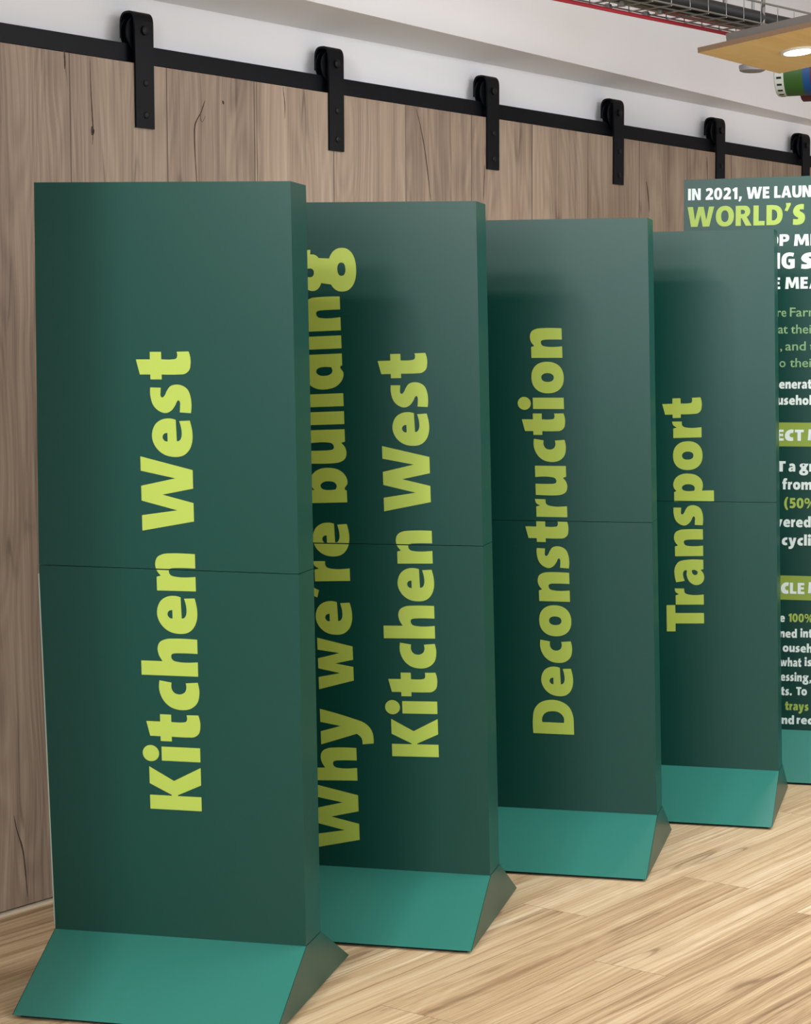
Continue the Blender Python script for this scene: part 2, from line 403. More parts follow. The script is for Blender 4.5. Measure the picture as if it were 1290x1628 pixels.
_c = [(401, 527, 1), (374, 363, 1), (292, 364), (235, 328), (215, 256), (243, 190), (303, 164), (372, 172, 1), (386, 8, 1), (246, -11), (105, 22), (22, 115),
      (0, 240), (30, 372), (118, 474), (262, 532)]
_o = ell(272, 262, 272, 274); _oh = ell(272, 262, 76, 106, 24)
_p = [(0, -214, 1), (0, 525, 1), (185, 525, 1), (205, 482, 1), (270, 530), (350, 538), (455, 490), (520, 385), (532, 250), (495, 105), (410, 15), (300, -12), (205, 8, 1), (205, -214, 1)]
_ph = [(205, 150, 1), (205, 310), (230, 365), (275, 378), (318, 335), (330, 260), (312, 180), (268, 142)]
rot = lambda P, w, h: [((w - q[0]), (h - q[1])) + tuple(q[2:]) for q in P]
flip = lambda P, w: [((w - q[0]), q[1]) + tuple(q[2:]) for q in P][::-1]
sc = lambda P, a, b: [(q[0]*a, q[1]*b) + tuple(q[2:]) for q in P]
_b = [(0, 0, 1), (0, 768, 1), (200, 768, 1), (200, 480, 1), (270, 528), (350, 538), (455, 490), (520, 385), (532, 250), (495, 105), (400, 10), (290, -14), (200, 30), (180, 0, 1)]
_w = C((0, 525), (190, 525), (250, 200), (325, 525), (480, 525), (560, 200), (615, 525), (800, 525), (660, 0), (455, 0), (400, 270), (345, 0), (135, 0))
_apos = C((70, 760), (250, 760), (245, 690), (130, 470), (20, 500), (85, 640))
_m = [(0, 0, 1), (197, 0, 1), (197, 300), (215, 345), (250, 357), (288, 340), (298, 290), (298, 0, 1), (490, 0, 1), (490, 300), (508, 345), (543, 357), (580, 340), (590, 290),
      (590, 0, 1), (785, 0, 1), (788, 400), (740, 510), (640, 540), (550, 520), (472, 462, 1), (425, 520), (340, 540), (255, 520), (200, 468, 1), (185, 525, 1), (0, 525, 1)]
GL = {
 'K': (600, [[C((0, 0), (195, 0), (195, 318), (207, 318), (358, 0), (600, 0), (402, 366), (590, 700), (355, 700), (207, 402), (195, 402), (195, 700), (0, 700))]]),
 'i': (214, [[C((10, 0), (205, 0), (205, 525), (10, 525))], [ell(107, 672, 112, 112, 24, 2)]]),
 't': (372, [[_t]]), 'c': (401, [[_c]]), 'h': (512, [[_h]]), 'e': (520, [[_e, _eh]]), 'n': (512, [[_n]]),
 's': (390, [[_s]]), 'u': (512, [[rot(_n, 512, 525)]]), 'o': (544, [[_o, _oh]]), 'r': (311, [[[(0, 0, 1), (192, 0, 1), (195, 290), (225, 350), (308, 363, 1), (312, 542, 1), (245, 525), (198, 458, 1), (180, 525, 1), (0, 525, 1)]]]),
 'W': (1013, [[C((0, 700), (211, 700), (285, 219), (410, 700), (612, 700), (719, 235), (817, 700), (1013, 700), (833, 0), (583, 0), (495, 415), (387, 0), (137, 0))]]),
 'D': (605, [[[(0, 0, 1), (0, 700, 1), (250, 700), (430, 665), (550, 560), (602, 385), (580, 210), (490, 75), (340, 10), (180, 0, 1)],
              [(203, 168, 1), (203, 540, 1), (275, 540), (360, 490), (402, 370), (382, 245), (305, 172)]]]),
 'T': (505, [[C((0, 700), (505, 700), (505, 535), (352, 535), (352, 0), (152, 0), (152, 535), (0, 535))]]),
 'a': (490, [[[(485, 0, 1), (485, 330), (445, 465), (340, 532), (205, 540), (60, 510, 1), (85, 350, 1), (190, 380), (265, 370), (290, 318), (200, 315), (75, 265), (5, 150), (35, 40), (125, -12), (220, 0), (295, 55, 1), (305, 0, 1)],
              [(290, 215, 1), (290, 150), (250, 108), (205, 125), (200, 175), (235, 208)]]]),
 'p': (532, [[_p, _ph]]), 'l': (195, [[C((0, 0), (195, 0), (195, 768), (0, 768))]]),
 'b': (532, [[_b, [(200, 165, 1), (200, 330), (225, 375), (270, 388), (315, 345), (328, 265), (310, 185), (262, 148)]]]),
 'd': (532, [[flip(_b, 532), flip([(200, 165, 1), (200, 330), (225, 375), (270, 388), (315, 345), (328, 265), (310, 185), (262, 148)], 532)]]),
 'y': (555, [[[(0, 525, 1), (205, 525, 1), (288, 225, 1), (352, 525, 1), (555, 525, 1), (400, 20), (330, -145), (215, -240), (20, -262, 1), (5, -95, 1), (100, -85), (168, -15, 1)]]]),
 'w': (800, [[_w]]), "'": (260, [[_apos]]),
 'g': (650, [[ell(305, 392, 275, 150), ell(305, 428, 66, 62, 20)], [ell(327, -48, 327, 208), ell(335, -40, 100, 60, 20)],
             [C((110, 100), (500, 80), (520, 300), (150, 300))], [C((430, 520), (650, 540), (650, 405), (540, 415))]]),
 'I': (195, [[C((0, 0), (195, 0), (195, 700), (0, 700))]]),
 'N': (590, [[C((0, 0), (0, 700), (215, 700), (405, 290), (405, 700), (590, 700), (590, 0), (380, 0), (185, 410), (185, 0))]]),
 'E': (430, [[C((0, 0), (0, 700), (420, 700), (420, 548), (195, 548), (195, 432), (395, 432), (395, 285), (195, 285), (195, 152), (430, 152), (430, 0))]]),
 'L': (420, [[C((0, 0), (0, 700), (195, 700), (195, 155), (420, 155), (420, 0))]]),
 'A': (680, [[C((0, 0), (195, 0), (235, 140), (430, 140), (470, 0), (680, 0), (450, 700), (225, 700)), C((272, 275), (397, 275), (335, 525))]]),
 'U': (600, [[[(0, 700, 1), (195, 700, 1), (195, 270), (225, 175), (300, 148), (372, 175), (402, 270), (402, 700, 1), (600, 700, 1), (598, 250), (535, 60), (300, -12), (62, 60), (2, 250)]]]),
 'O': (680, [[ell(340, 350, 340, 362), ell(340, 350, 140, 205)]]),
 'P': (550, [[[(0, 0, 1), (0, 700, 1), (280, 702), (430, 685), (525, 605), (550, 480), (515, 340), (410, 262), (290, 248), (195, 248, 1), (195, 0, 1)],
              [(195, 393, 1), (195, 560, 1), (275, 558), (335, 528), (352, 470), (328, 412), (262, 393)]]]),
 'R': (600, [[[(0, 0, 1), (0, 700, 1), (280, 702), (430, 685), (520, 605), (545, 490), (505, 375), (415, 310, 1), (600, 0, 1), (380, 0, 1), (228, 270, 1), (195, 270, 1), (195, 0, 1)],
              [(195, 410, 1), (195, 560, 1), (275, 558), (335, 530), (350, 482), (326, 425), (262, 410)]]]),
 'S': (460, [[sc(_s, 1.17, 1.31)]]),
 'M': (800, [[C((0, 0), (50, 700), (270, 700), (400, 330), (530, 700), (750, 700), (800, 0), (610, 0), (590, 430), (465, 60), (335, 60), (205, 430), (190, 0))]]),
 'G': (570, [[[(540, 680, 1), (500, 520, 1), (420, 550), (320, 555), (235, 500), (203, 350), (235, 195), (310, 145), (385, 150, 1), (385, 280, 1), (300, 280, 1), (300, 420, 1), (570, 420, 1), (570, 40, 1), (450, 0), (310, -12), (120, 55), (20, 200), (0, 350), (30, 530), (140, 660), (330, 712)]]]),
 'C': (500, [[sc(_c, 1.25, 1.33)]]),
 '2': (520, [[[(20, 0, 1), (520, 0, 1), (520, 160, 1), (270, 160, 1), (430, 320), (505, 450), (490, 590), (400, 690), (260, 712), (120, 690), (30, 640, 1), (80, 495, 1), (180, 545), (262, 548), (302, 500), (288, 420), (200, 310), (20, 130, 1)]]]),
 '0': (540, [[ell(270, 350, 270, 362), ell(270, 350, 82, 215)]]),
 '1': (365, [[C((170, 0), (365, 0), (365, 700), (220, 700), (30, 590), (90, 450), (170, 500))]]),
 '5': (505, [[[(60, 700, 1), (460, 700, 1), (460, 545, 1), (225, 545, 1), (222, 448, 1), (310, 452), (430, 410), (500, 300), (495, 160), (410, 40), (250, -12), (30, 20, 1), (55, 170, 1), (180, 145), (270, 165), (305, 220), (290, 275), (220, 300), (60, 280, 1)]]]),
 ',': (230, [[C((50, 150), (230, 150), (210, 30), (110, -150), (10, -125), (60, 20))]]),
 '.': (210, [[ell(105, 95, 105, 105, 20, 2)]]),
 '%': (900, [[ell(200, 510, 200, 200), ell(200, 510, 75, 95, 20)], [ell(700, 190, 200, 200), ell(700, 190, 75, 95, 20)], [C((600, 700), (720, 700), (300, 0), (180, 0))]]),
 '(': (360, [[[(240, 780, 1), (90, 560), (40, 310), (90, 60), (240, -150, 1), (360, -110, 1), (265, 100), (235, 310), (265, 530), (360, 735, 1)]]]),
 'f': (350, [[[(55, 0, 1), (55, 385, 1), (0, 385, 1), (0, 530, 1), (55, 530, 1), (70, 670), (140, 755), (250, 778), (365, 765, 1), (350, 620, 1), (290, 625), (255, 595), (250, 530, 1), (345, 530, 1), (345, 385, 1), (250, 385, 1), (250, 0, 1)]]]),
 'm': (788, [[_m]]),
 'v': (550, [[C((0, 525), (205, 525), (280, 220), (355, 525), (550, 525), (375, 0), (170, 0))]]),
}
KERN = {'We': -72, 'Wh': -20, 'Tr': -60, 'we': -25, "e'": -30, "'r": -60, 'D\'': -20, 'LA': -20, 'AU': 0, 'ra': -10, 'hy': -20, 'To': -60}
def smooth_contour(P, steps=6):
    out = []; n = len(P); corner = lambda q: len(q) > 2
    for i in range(n):
        a, b = P[i], P[(i+1) % n]
        out.append((a[0], a[1]))
        if corner(a) and corner(b): continue
        p, q = P[i-1], P[(i+2) % n]
        d = math.hypot(b[0]-a[0], b[1]-a[1])
        def tan(u, v, w):           # finite-difference tangent scaled to this span
            l1 = math.hypot(v[0]-u[0], v[1]-u[1]) or 1; l2 = math.hypot(w[0]-v[0], w[1]-v[1]) or 1
            t = ((v[0]-u[0])/l1 + (w[0]-v[0])/l2, (v[1]-u[1])/l1 + (w[1]-v[1])/l2)
            l = math.hypot(*t) or 1
            return (t[0]/l*d, t[1]/l*d)
        ta = tan(p, a, b) if not corner(a) else None
        tb = tan(a, b, q) if not corner(b) else None
        ch = (b[0]-a[0], b[1]-a[1])
        if ta is None: ta = (2*ch[0]-tb[0], 2*ch[1]-tb[1]); ta = ((ta[0]+ch[0])/2, (ta[1]+ch[1])/2)
        if tb is None: tb = (2*ch[0]-ta[0], 2*ch[1]-ta[1]); tb = ((tb[0]+ch[0])/2, (tb[1]+ch[1])/2)
        for k in range(1, steps):
            t = k/steps; t2, t3 = t*t, t*t*t
            h0, h1, h2, h3 = 2*t3-3*t2+1, t3-2*t2+t, -2*t3+3*t2, t3-t2
            out.append((h0*a[0]+h1*ta[0]+h2*b[0]+h3*tb[0], h0*a[1]+h1*ta[1]+h2*b[1]+h3*tb[1]))
    return out
TES = {}
def glyph(ch):
    if ch not in TES:
        shapes = []
        for loops in GL[ch][1]:
            ls = [[Vector((x, y, 0)) for x, y in smooth_contour(c)] for c in loops]
            tris = tessellate_polygon(ls); flat = [v for l in ls for v in l]
            shapes.append((flat, tris))
        TES[ch] = shapes
    return TES[ch]
def layout(text, gap=68, space=235):
    x = 0; pos = []
    for i, ch in enumerate(text):
        if ch == ' ': x += space; continue
        if pos and text[i-1] != ' ': x += gap + KERN.get(text[i-1] + ch, 0)
        elif pos: x += gap
        pos.append((ch, x)); x += GL[ch][0]
    return pos, x
def write(bm, text, p0, p1, cap, lift, space=235):
    """heavy lettering from baseline start p0 to baseline end p1 (3-D); cap = 3-D vector of the cap height; lift = offset off the face"""
    pos, w = layout(text, space=space)
    ax = (Vector(p1) - Vector(p0))/w; ay = Vector(cap)/700.0; o = Vector(p0) + Vector(lift)
    for ch, x0 in pos:
        for si, (flat, tris) in enumerate(glyph(ch)):
            vs = [bm.verts.new(o + ax*(x0 + v.x) + ay*v.y + Vector(lift)*0.12*si) for v in flat]
            for t in tris:
                try: bm.faces.new([vs[k] for k in t])
                except ValueError: pass
def words(text, space=235):
    pos, w = layout(text, space=space); out = []; k = 0
    for word in text.split(' '):
        seg = pos[k:k+len(word)]; k += len(word)
        out.append((word, seg[0][1]/w, (seg[-1][1] + GL[seg[-1][0]][0])/w))
    return out
def split_at(bm, point, normal, upper):
    r = bmesh.ops.bisect_plane(bm, geom=bm.verts[:] + bm.edges[:] + bm.faces[:], plane_co=point, plane_no=normal,
                               clear_outer=not upper, clear_inner=upper)
def facing(bm, toward):
    for f in bm.faces:
        f.normal_update()
        if f.normal.dot(toward) < 0: f.normal_flip()
def flat_obj(name, bm, m, parent):
    me = bpy.data.meshes.new(name); bm.to_mesh(me); bm.free()
    return link(name, me, m, parent)

# ------------------------------------------------------------------ green display stands
TH, BH, FL, BW = 0.1162, 0.1330, 0.234, 0.597
def stand(root, ang, q, texts, tone, base_w=BW, base_m=None, top_m=None):
    """q: corner table in the board's own plane: TL TR SL SR BL BR as (u, z)"""
    o = root.location.copy()
    u = Vector((math.cos(ang), math.sin(ang), 0)); v = Vector((-math.sin(ang), math.cos(ang), 0))
    loc = lambda a, b, z: Vector((a, b, z))            # local frame of the root
    ul, ur = q['BL'][0], q['BR'][0]
    # base: a long block with sloping front and back
    bm = bmesh.new(); g = 0.008
    sec = [(-FL, g), (TH + FL, g), (TH, BH), (0, BH)]
    prism(bm, [(ul, b, z) for b, z in sec], (ur - ul, 0, 0))
    base = obj('base', bm, M['lit_base_green'] if not base_m else base_m, root, bevel=0.0016)
    for ue in (ul, ur):
        sg = 1 if ue == ur else -1
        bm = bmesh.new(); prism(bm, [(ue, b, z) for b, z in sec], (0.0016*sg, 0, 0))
        tag(obj('shaded_end', bm, top_m or M['green'], base), 'end of the base, darker green for its shade')  # thin face added to keep the base end dark, shade put into colour
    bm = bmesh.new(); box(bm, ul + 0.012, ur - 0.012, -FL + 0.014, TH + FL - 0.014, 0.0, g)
    obj('gap_shade', bm, M['black_gap'], base)  # black block paints the contact shadow between base and floor
    boards = {}
    for nm, a, b, c, d, gz0, gz1 in (('lower_board', 'BL', 'BR', 'SL', 'SR', 0.0, -0.0007), ('upper_board', 'SL', 'SR', 'TL', 'TR', 0.0007, 0.0)):
        if a not in q: continue
        (a0, z0), (b0, z1), (c0, z2), (d0, z3) = q[a], q[b], q[c], q[d]
        if a == 'BL': z0 = z1 = BH
        bm = bmesh.new()
        hexa(bm, [(a0, 0, z0+gz0), (b0, 0, z1+gz0), (b0, TH, z1+gz0), (a0, TH, z0+gz0)],
                 [(c0, 0, z2+gz1), (d0, 0, z3+gz1), (d0, TH, z3+gz1), (c0, TH, z2+gz1)])
        boards[nm] = obj(nm, bm, top_m or M['green'], root, bevel=0.0022)
        if a == 'BL':
            bm = bmesh.new(); pa, pc = Vector((a0, 0, z0 + 0.01)), Vector((c0, 0, z2 - 0.02))
            prism(bm, [pa + Vector((-0.0028, 0.0, 0)), pa + Vector((0.0, 0.0, 0)), pa + Vector((0.0, 0.004, 0)), pa + Vector((-0.0028, 0.004, 0))], pc - pa)
            tag(obj('edge_core', bm, M['core'], boards[nm]), 'pale bare board edge')
    inv = Matrix.Rotation(-ang, 3, 'Z')
    def place(px, py): return inv @ (hit(px, py, o, v) - o)
    p0, p1 = Vector((q['SL'][0], 0, q['SL'][1])), Vector((q['SR'][0], 0, q['SR'][1]))
    nrm = Vector((-(p1 - p0).z, 0, (p1 - p0).x)).normalized()
    for text, a, c, e in texts:
        A, Cc, E_ = place(*a), place(*c), place(*e)
        for word, s0, s1 in words(text):
            for up in (False, True):
                bm = bmesh.new()
                write(bm, word, A + (E_ - A)*s0, A + (E_ - A)*s1, Cc - A, (0, -0.0009, 0))
                split_at(bm, p0 + nrm*(0.0014 if up else -0.0014), nrm, up)
                facing(bm, Vector((0, -1, 0)))
                if bm.faces: flat_obj('lettering', bm, M['lime'], boards['upper_board' if up else 'lower_board'])
                else: bm.free()

ROW = 'green display stands in a row'
STANDS = [
 ((1.1563, 3.3194), 0.41183, dict(TL=(-.6177, 1.8297), TR=(-.0204, 1.8183), SL=(-.6234, .9726), SR=(-.0096, .9652), BL=(-.600, BH), BR=(0, BH)),
  [('Kitchen West', (321.2, 1289.8), (239.6, 1285.3), (301.6, 559.1))],
  'dark green display stand nearest the camera, two words in lime running upwards', 'lime'),
 ((1.1423, 4.0537), 0.40982, dict(TL=(-.632, 1.8255), TR=(-.0346, 1.8174), SL=(-.622, .9655), SR=(-.0182, .9665), BL=(-.597, BH), BR=(0, BH)),
  [('Kitchen West', (698.2, 1203.7), (624.2, 1202.0), (677.9, 561.3)), ("Why we're building", (572.8, 1349.0), (499.0, 1347.5), (537.6, 394.8))],
  'green display stand with two columns of upright lime lettering, second in the row', 'lime'),
 ((1.1478, 4.8715), 0.40414, dict(TL=(-.634, 1.8186), TR=(-.0364, 1.8165), SL=(-.623, .966), SR=(-.0192, .9665), BL=(-.597, BH), BR=(0, BH)),
  [('Deconstruction', (913.3, 1168.1), (848.5, 1165.3), (893.2, 521.5))],
  'green display stand with the single long lime word Deconstruction, third in the row', 'lime'),
 ((1.1534, 5.6132), 0.38294, dict(TL=(-.630, 1.8150), TR=(-.0330, 1.8180), SL=(-.620, .9745), SR=(-.0164, .9761), BL=(-.597, BH), BR=(0, BH)),
  [('Transport', (1120.2, 1003.7), (1060.8, 1003.7), (1115.2, 631.9))],
  'green display stand with the lime word Transport, in front of the information panel', 'lime'),
]
for (x, y), ang, q, texts, lab, tone in STANDS:
    r = empty('display_stand', (x, y, 0), ang); tag(r, lab, 'display stand', ROW)
    stand(r, ang, q, texts, tone)

# ------------------------------------------------------------------ information panel at the end of the row
ang5 = 0.375
u5 = Vector((math.cos(ang5), math.sin(ang5), 0)); v5 = Vector((-math.sin(ang5), math.cos(ang5), 0))
front5 = at_height(1271, 1244.5, 0.008)
o5 = front5 + v5*FL; o5.z = 0
TL5 = hit(1088, 286, o5, v5); TR5 = hit(1290, 279.5, o5, v5)
left5 = TL5 - u5*0; o5 = Vector((TL5.x, TL5.y, 0))            # origin: left front corner
inv5 = Matrix.Rotation(-ang5, 3, 'Z')
P5 = lambda px, py: inv5 @ (hit(px, py, o5, v5) - o5)
B5 = P5(1243, 1159.5); W5 = 0.90; top5 = P5(1088, 286).z; topr = P5(1290, 279.5)
slope5 = (topr.z - top5)/topr.x; bh5 = B5.z
print('INFO panel', o5, 'top', top5, 'slope', slope5, 'base', bh5, 'right px u', topr.x)
ip = empty('information_panel', o5, ang5)
tag(ip, 'tall green information panel covered in white and lime text behind the last stand', 'display panel')
bm = bmesh.new(); sec = [(-FL, .008), (TH + FL, .008), (TH, bh5), (0, bh5)]
prism(bm, [(0, b, z) for b, z in sec], (W5, 0, 0)); base = obj('base', bm, M['lit_base_green'], ip, bevel=0.0016)
bm = bmesh.new(); box(bm, 0.012, W5 - 0.012, -FL + 0.014, TH + FL - 0.014, 0, .008); obj('gap_shade', bm, M['black_gap'], base)  # black block under the base: painted contact shadow again
bm = bmesh.new()
hexa(bm, [(0, 0, bh5), (W5, 0, bh5), (W5, TH, bh5), (0, TH, bh5)],
         [(0, 0, top5), (W5, 0, top5 + slope5*W5), (W5, TH, top5 + slope5*W5), (0, TH, top5)])
pb = obj('board', bm, M['info_green'], ip, bevel=0.002)
for ya, yb in ((671.8, 709.8), (915.4, 953.8)):
    bm = bmesh.new()
    za_, zb_ = P5(1265, yb).z, P5(1265, ya).z
    ub = P5(1200, ya).x
    vs = [bm.verts.new(p) for p in ((ub, -.0006, za_), (W5 - .05, -.0006, za_), (W5 - .05, -.0006, zb_), (ub, -.0006, zb_))]
    bm.faces.new(vs)
    facing(bm, Vector((0, -1, 0))); tag(flat_obj('heading_band', bm, M['lime_band'], pb), 'lime band behind white heading')
def z7(x, y): return (1060 + x/3.9706, 270 + y/3.9706)
def z8(x, y): return (1060 + x/2.713, 660 + y/2.713)
def lines(name, m, rows, lab=None):
    for text, (x0, y0), x1, cap in rows:
        A = P5(x0, y0); E_ = A + Vector((P5(x1, y0).x - A.x, 0, 0))
        ch = P5(x0, y0 - cap).z - A.z
        E_.z = A.z + (slope5*0.35)*(E_.x - A.x)*max(0, (A.z - 1.2))/0.8
        for word, s0, s1 in words(text, 250):
            bm = bmesh.new()
            write(bm, word, A + (E_ - A)*s0, A + (E_ - A)*s1, (0, 0, ch), (0, -0.0013, 0))
            facing(bm, Vector((0, -1, 0)))
            o = flat_obj(name, bm, m, pb)
            if lab: tag(o, lab)
lines('headline_text', M['white_print'], [
  ('IN 2021, WE', z7(137, 193), 1223.7, 18.4), ('LAUN', (1231.6, 314.6), 1290.4, 18.4),
  ('OP', z7(632, 482), 1255.3, 18.2), ('ME', z7(806, 480), 1302, 18.2),
  ('NG', z7(631, 626), 1264, 25.2), ('S', z7(850, 624), 1296, 25.2),
  ('E', z7(664, 754), 1241, 18.6), ('MEA', z7(750, 752), 1306, 18.6),
  ('ECT', z8(474, 110), 1278.2, 17.7), ('M', z8(610, 109), 1304, 17.7),
  ('CLE', z8(494, 769), 1279.5, 17.7), ('M', z8(611, 768), 1304, 17.7)], 'white capitals')
lines('lime_text', M['info_lime'], [
  ("WORLD'S", z7(133, 361), 1280.6, 31.5), ('(50%', z8(506, 400), 1298, 16.0), ('100%', z8(525, 891), 1294, 13.2), ('trays', z8(512, 1271), 1286, 13.2)], 'lime words')
lines('body_text', M['white_print'], [
  ('enerat', z7(712, 1381), 1291, 14.2), ('usehol', z7(700, 1483), 1291, 14.2),
  ('T', z8(476, 243), 1249.5, 16.6), ('a', z8(527, 243), 1265, 16.6), ('gr', z8(573, 243), 1294, 16.6),
  ('from', z8(500, 320), 1291.5, 16), ('vered', z8(470, 481), 1289.5, 16), ('cyclin', z8(498, 560), 1303, 16),
  ('e', z8(488, 891), 1248.4, 13), ('ned', z8(488, 958), 1267.5, 13), ('int', z8(578, 958), 1292, 13),
  ('ouseh', z8(502, 1020), 1292, 13), ('what', z8(490, 1082), 1274.5, 13), ('is', z8(596, 1082), 1291, 13),
  ('essing,', z8(492, 1145), 1290.5, 13), ('ts.', z8(494, 1207), 1259.5, 13), ('To', z8(560, 1207), 1283.5, 13),
  ('nd', z8(497, 1331), 1263, 13), ('rec', z8(562, 1331), 1292, 13)], 'white bold words')
# thin body lines use the built-in face
def thin(text, px, py, x1, hpx, parent):
    c = bpy.data.curves.new('words', 'FONT'); c.body = text; c.size = 1.0; c.offset = 0.008; c.resolution_u = 4
    t = bpy.data.objects.new('words', c); COL.objects.link(t)
    bpy.context.view_layer.update()
    me = bpy.data.meshes.new_from_object(t.evaluated_get(bpy.context.evaluated_depsgraph_get()))
    xs = [v.co.x for v in me.vertices]; x0 = min(xs); w = max(xs) - x0
    A = P5(px, py); E_ = P5(x1, py); H_ = P5(px, py - hpx).z - A.z
    for v in me.vertices:
        v.co = Vector((A.x + (v.co.x - x0)/w*(E_.x - A.x), -0.0013, A.z + v.co.y/0.73*H_))
    bpy.data.objects.remove(t); bpy.data.curves.remove(c)
    return me
for text, (x, y), x1, hp in [('re', z7(700, 927), 1250.7, 15), ('Farn', z7(780, 926), 1296, 15), ('at', z7(706, 1033), 1253, 15), ('thei', z7(786, 1033), 1290, 15),
                             (',', z7(718, 1140), 1244, 15), ('and', z7(751, 1140), 1281.6, 15), ('t', z7(905, 1140), 1295, 15), ('o', z7(714, 1245), 1249.5, 15), ('thei', z7(779, 1245), 1290, 15)]:
    me = thin(text, x, y, x1, hp, pb); bm = bmesh.new(); bm.from_mesh(me); bpy.data.meshes.remove(me)
    facing(bm, Vector((0, -1, 0))); tag(flat_obj('thin_text', bm, M['pale_green_print'], pb), 'pale green thin lettering')

# ------------------------------------------------------------------ timber canopy with lit downlight
A = at_depth(1110, 84, 6.3)
Bp = hit(1240, 117, (A.x, 0, 0), (1, 0, 0))
Cp = hit(1290, 43, (0, A.y, 0), (0, 1, 0))
e1 = Bp - A; e2 = Cp - A
print('CANOPY', A, Bp, Cp, 'tilt', math.degrees(math.atan2(e2.z, e2.xy.length)), math.degrees(math.atan2(e1.z, e1.xy.length)))
nup = e1.cross(e2).normalized()
if nup.z < 0: nup = -nup
k = 1.6
ca = empty('timber_canopy', A); tag(ca, 'pale timber canopy board with a lit round downlight hanging below the ceiling', 'canopy')
R0 = lambda p: Vector(p) - A
bm = bmesh.new()
lo = [A, Bp, Bp + e2*k, A + e2*k]; th = 0.016
hexa(bm, [R0(p) for p in lo], [R0(p + nup*th) for p in lo])
for f in bm.faces:
    f.normal_update()
cb = obj('board', bm, [M['canopy_wood'], M['canopy_edge']], ca)
for p in cb.data.polygons: p.material_index = 0 if p.normal.dot(nup) < -0.9 else 1
ee = e2.normalized(); eb = e1.normalized()
bm = bmesh.new()
s0 = A + ee*0.095 + nup*th + eb*0.012; s1 = A + e2*k + nup*th + eb*0.012
hexa(bm, [R0(s0), R0(s0 + eb*0.04), R0(s0 + eb*0.04 + nup*0.026), R0(s0 + nup*0.026)], [R0(s1), R0(s1 + eb*0.04), R0(s1 + eb*0.04 + nup*0.026), R0(s1 + nup*0.026)])
obj('channel', bm, M['strut'], ca, bevel=0.002)
for t in (1.12, 1.5):
    bm = bmesh.new(); p = A + e2*t + nup*(th + 0.026) + eb*0.03
    tube(bm, [R0(p), R0(Vector((p.x, p.y, 3.0)))], 0.005); obj('hanger_rod', bm, M['strut'], ca, smooth=True)
Lc = hit(1270, 80.5, A, nup)
bm = bmesh.new(); lathe(bm, R0(Lc) - nup*0.006, nup, [(0, 0.040), (0, 0.056), (0.004, 0.058), (0.0075, 0.058)], 40, cap=False)
dl = obj('downlight', bm, M['lamp_ring'], ca, smooth=True)
bm = bmesh.new(); lathe(bm, R0(Lc) - nup*0.0065, nup, [(0, 0.046), (0.0055, 0.046)], 40); tag(obj('lens', bm, M['lamp'], dl), 'glowing white lens')
area('downlight_beam', Lc - nup*0.03, Lc - nup*1.0, 0.09, 0.09, 6, (1.0, 0.96, 0.9))

# grey fixture, striped cylinders
fx = at_depth(1176, 108, 6.95); fr_ = at_depth(1216, 113, 6.95); ft = at_depth(1176, 101, 6.95)
ax_ = (fr_ - fx).normalized()
bm = bmesh.new(); lathe(bm, fx + ax_*0.045 + Vector((0, 0, -0.008)), (0, 0, 1), [(0, 0.034), (0.004, 0.043), (0.016, 0.046), (0.022, 0.046)], 32)
fxo = obj('ceiling_fixture', bm, M['fixture_grey'], smooth=True)
tag(fxo, 'small round grey fixture peeping out under the back edge of the timber canopy', 'fixture')
bm = bmesh.new(); cc = fx + ax_*0.045
tube(bm, [cc + Vector((0, 0, 0.012)), Vector((cc.x, cc.y, 3.0))], 0.006); obj('stem', bm, M['fixture_grey'], fxo, smooth=True)

def striped(px, py, dpt, r, tilt, bands, label, dashes):
    c = at_depth(px, py, dpt); rt = Vector((math.cos(HEAD), math.sin(HEAD), 0)); fw = Vector((-math.sin(HEAD), math.cos(HEAD), 0))
    ax = (rt - fw*0.42 + Vector((0, 0, tilt))).normalized()
    root = empty('striped_drum', c); tag(root, label, 'drum', 'striped drums under the canopy')
    t = 0.0
    for i, (w, mm, nm) in enumerate(bands):
        bm = bmesh.new(); pr = [(t, 0.0001), (t, r-0.003), (t + 0.003, r)] if i == 0 else [(t, r)]
        pr += [(t + w, r)]
        if i == len(bands) - 1: pr += [(t + w, 0.0001)]
        lathe(bm, (0, 0, 0), ax, pr, 40, cap=False); o = obj(nm, bm, M[mm], root, smooth=True)
        if i == 0 and dashes:
            d, s, u = frame_of(ax)
            for q_ in range(20):
                a = 2*math.pi*q_/20
                rad = s*math.cos(a) + u*math.sin(a); tg = -s*math.sin(a) + u*math.cos(a)
                bm = bmesh.new(); p = rad*(r - 0.001) + d*(t + w*0.28)
                hexa(bm, [p - tg*.0035, p + tg*.0035, p + tg*.0035 + rad*.002, p - tg*.0035 + rad*.002],
                         [p - tg*.0035 + d*w*.5, p + tg*.0035 + d*w*.5, p + tg*.0035 + rad*.002 + d*w*.5, p - tg*.0035 + rad*.002 + d*w*.5])
                obj('vent_slot', bm, M['black_gap'], o)
        t += w
    bm = bmesh.new(); p = ax*(t*0.5)
    top = (A - c); zc = ((A - (c + p)).dot(nup))/nup.z
    tube(bm, [p + Vector((0, 0, r*0.9)), p + Vector((0, 0, 3.0 - c.z - p.z))], 0.005); obj('hook', bm, M['steel'], root, smooth=True)
striped(1238, 117, 7.1, 0.080, 0.0, [(0.034, 'band_white', 'rim'), (0.066, 'band_green', 'green_band'), (0.026, 'band_blue', 'blue_band'), (0.05, 'band_maroon', 'maroon_band'), (0.06, 'band_green', 'end_band')],
        'striped drum with a slotted white rim and green band under the canopy', True)
striped(1277, 128, 7.45, 0.077, 0.0, [(0.045, 'band_maroon', 'maroon_band'), (0.05, 'band_blue', 'blue_band'), (0.06, 'band_green', 'green_band')],
        'maroon and blue drum half hidden behind the green striped drum', False)

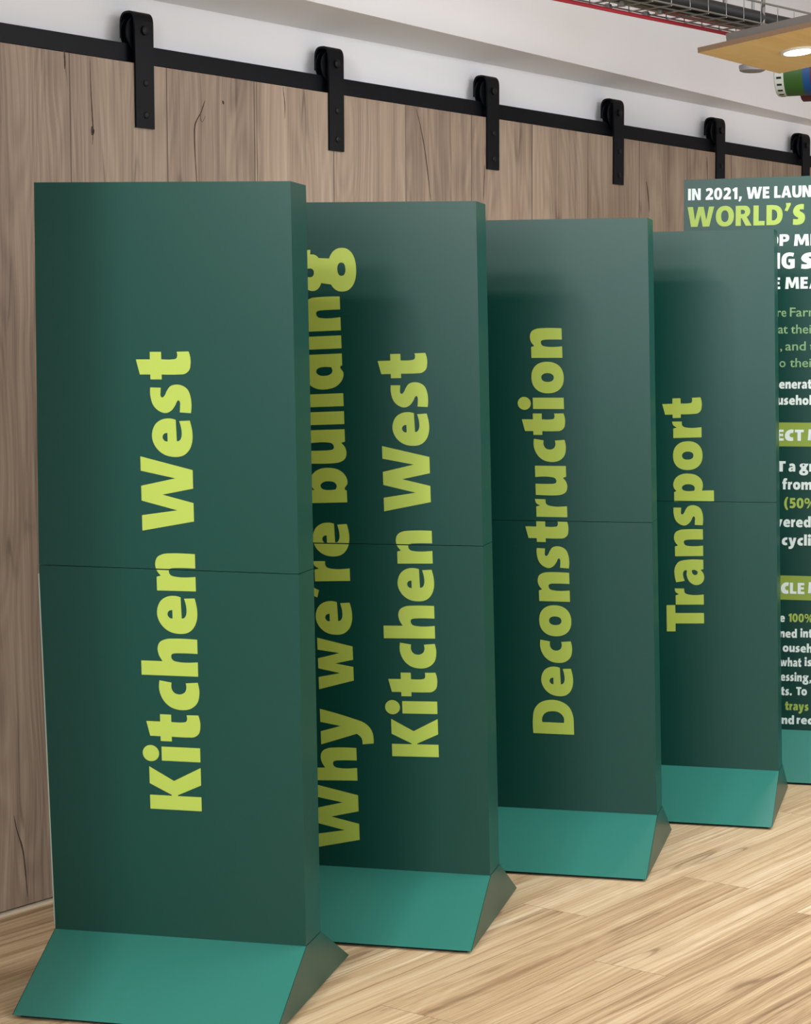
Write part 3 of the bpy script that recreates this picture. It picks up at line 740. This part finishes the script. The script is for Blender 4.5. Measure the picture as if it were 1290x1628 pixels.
# ------------------------------------------------------------------ cable tray under the ceiling
ZT = 2.50
a0, a1 = at_height(925, 1, ZT), at_height(1165, 50, ZT)
b0, b1 = at_height(1092, 0, ZT + 0.05), at_height(1248, 31, ZT + 0.05)
dn = (a1 - a0).normalized(); sd = Vector((dn.y, -dn.x, 0)).normalized()
wt = (b0 - a0).dot(sd); print('TRAY', a0, a1, 'width', wt, 'len', (a1-a0).length)
wt = 0.16
T0 = a0 - dn*1.2; LEN = (a1 - a0).length + 1.2 + 0.28
tray = empty('cable_tray', T0); tag(tray, 'galvanised wire basket tray carrying cables below the ceiling', 'cable tray')
RT = lambda s, w, z: dn*s + sd*w + Vector((0, 0, z))
for w, z, r in ((0, 0.066, .0035), (0, 0.0, .0028), (wt*0.33, -0.0, .0028), (wt*0.66, 0.0, .0028), (wt, 0.0, .0028), (wt, 0.066, .0035)):
    bm = bmesh.new(); tube(bm, [RT(0, w, z), RT(LEN, w, z)], r, 8); obj('long_wire', bm, M['steel'], tray, smooth=True)
s = 0.04
while s < LEN:
    bm = bmesh.new(); tube(bm, [RT(s, 0, 0.069), RT(s, 0, -0.004), RT(s, wt, -0.004), RT(s, wt, 0.069)], .0026, 8)
    obj('cross_wire', bm, M['steel'], tray, smooth=True); s += 0.10
for px_ in (1152.5, 1214):
    p = at_height(px_, 16, ZT + 0.05); q_ = p - T0
    s_ = q_.dot(dn)
    bm = bmesh.new(); w_ = q_.dot(sd); tube(bm, [RT(s_, w_, 0.0), RT(s_, w_, 3.0 - T0.z)], 0.0065, 10); obj('support_rod', bm, M['strut'], tray, smooth=True)
for s_ in ((a0 - T0).dot(dn) + 0.16*(a1-a0).length, (a0 - T0).dot(dn) + 0.40*(a1-a0).length):
    for w in (0.0, wt*0.33):
        bm = bmesh.new(); lathe(bm, RT(s_, w, -0.007), (0, 0, 1), [(0, 0.006), (0, 0.013), (0.010, 0.013), (0.014, 0.008)], 12)
        obj('splice_clip', bm, M['steel'], tray)
def cable(name, w, z, r, m, label, wob, ph, g=None):
    bm = bmesh.new(); pts = []
    for i in range(40):
        s = LEN*i/39
        pts.append(T0 + RT(s, w + wob*math.sin(s*5.3 + ph), z + wob*0.3*math.sin(s*7.1 + ph*2)))
    tube(bm, pts, r, 10)
    o = obj(name, bm, m, smooth=True); tag(o, label, 'cable', g)
cable('cable', wt*0.08, -0.0145, 0.0062, M['cable_red'], 'red cable strapped under the near edge of the wire tray', 0.005, 0.4)
cable('cable', wt*0.12, 0.0112, 0.0058, M['cable_red'], 'red cable lying inside the wire tray against its near side', 0.004, 2.0)
cable('cable', wt*0.80, 0.0265, 0.0215, M['cable_black'], 'thickest black cable lying along the far side of the wire tray', 0.004, 1.0)
cable('cable', wt*0.50, 0.0165, 0.0115, M['cable_black'], 'thinner black cable in the middle of the wire tray', 0.010, 3.1)
cable('cable', wt*0.27, 0.0155, 0.0090, M['cable_grey'], 'grey cable in the wire tray between the red and black ones', 0.006, 4.4)
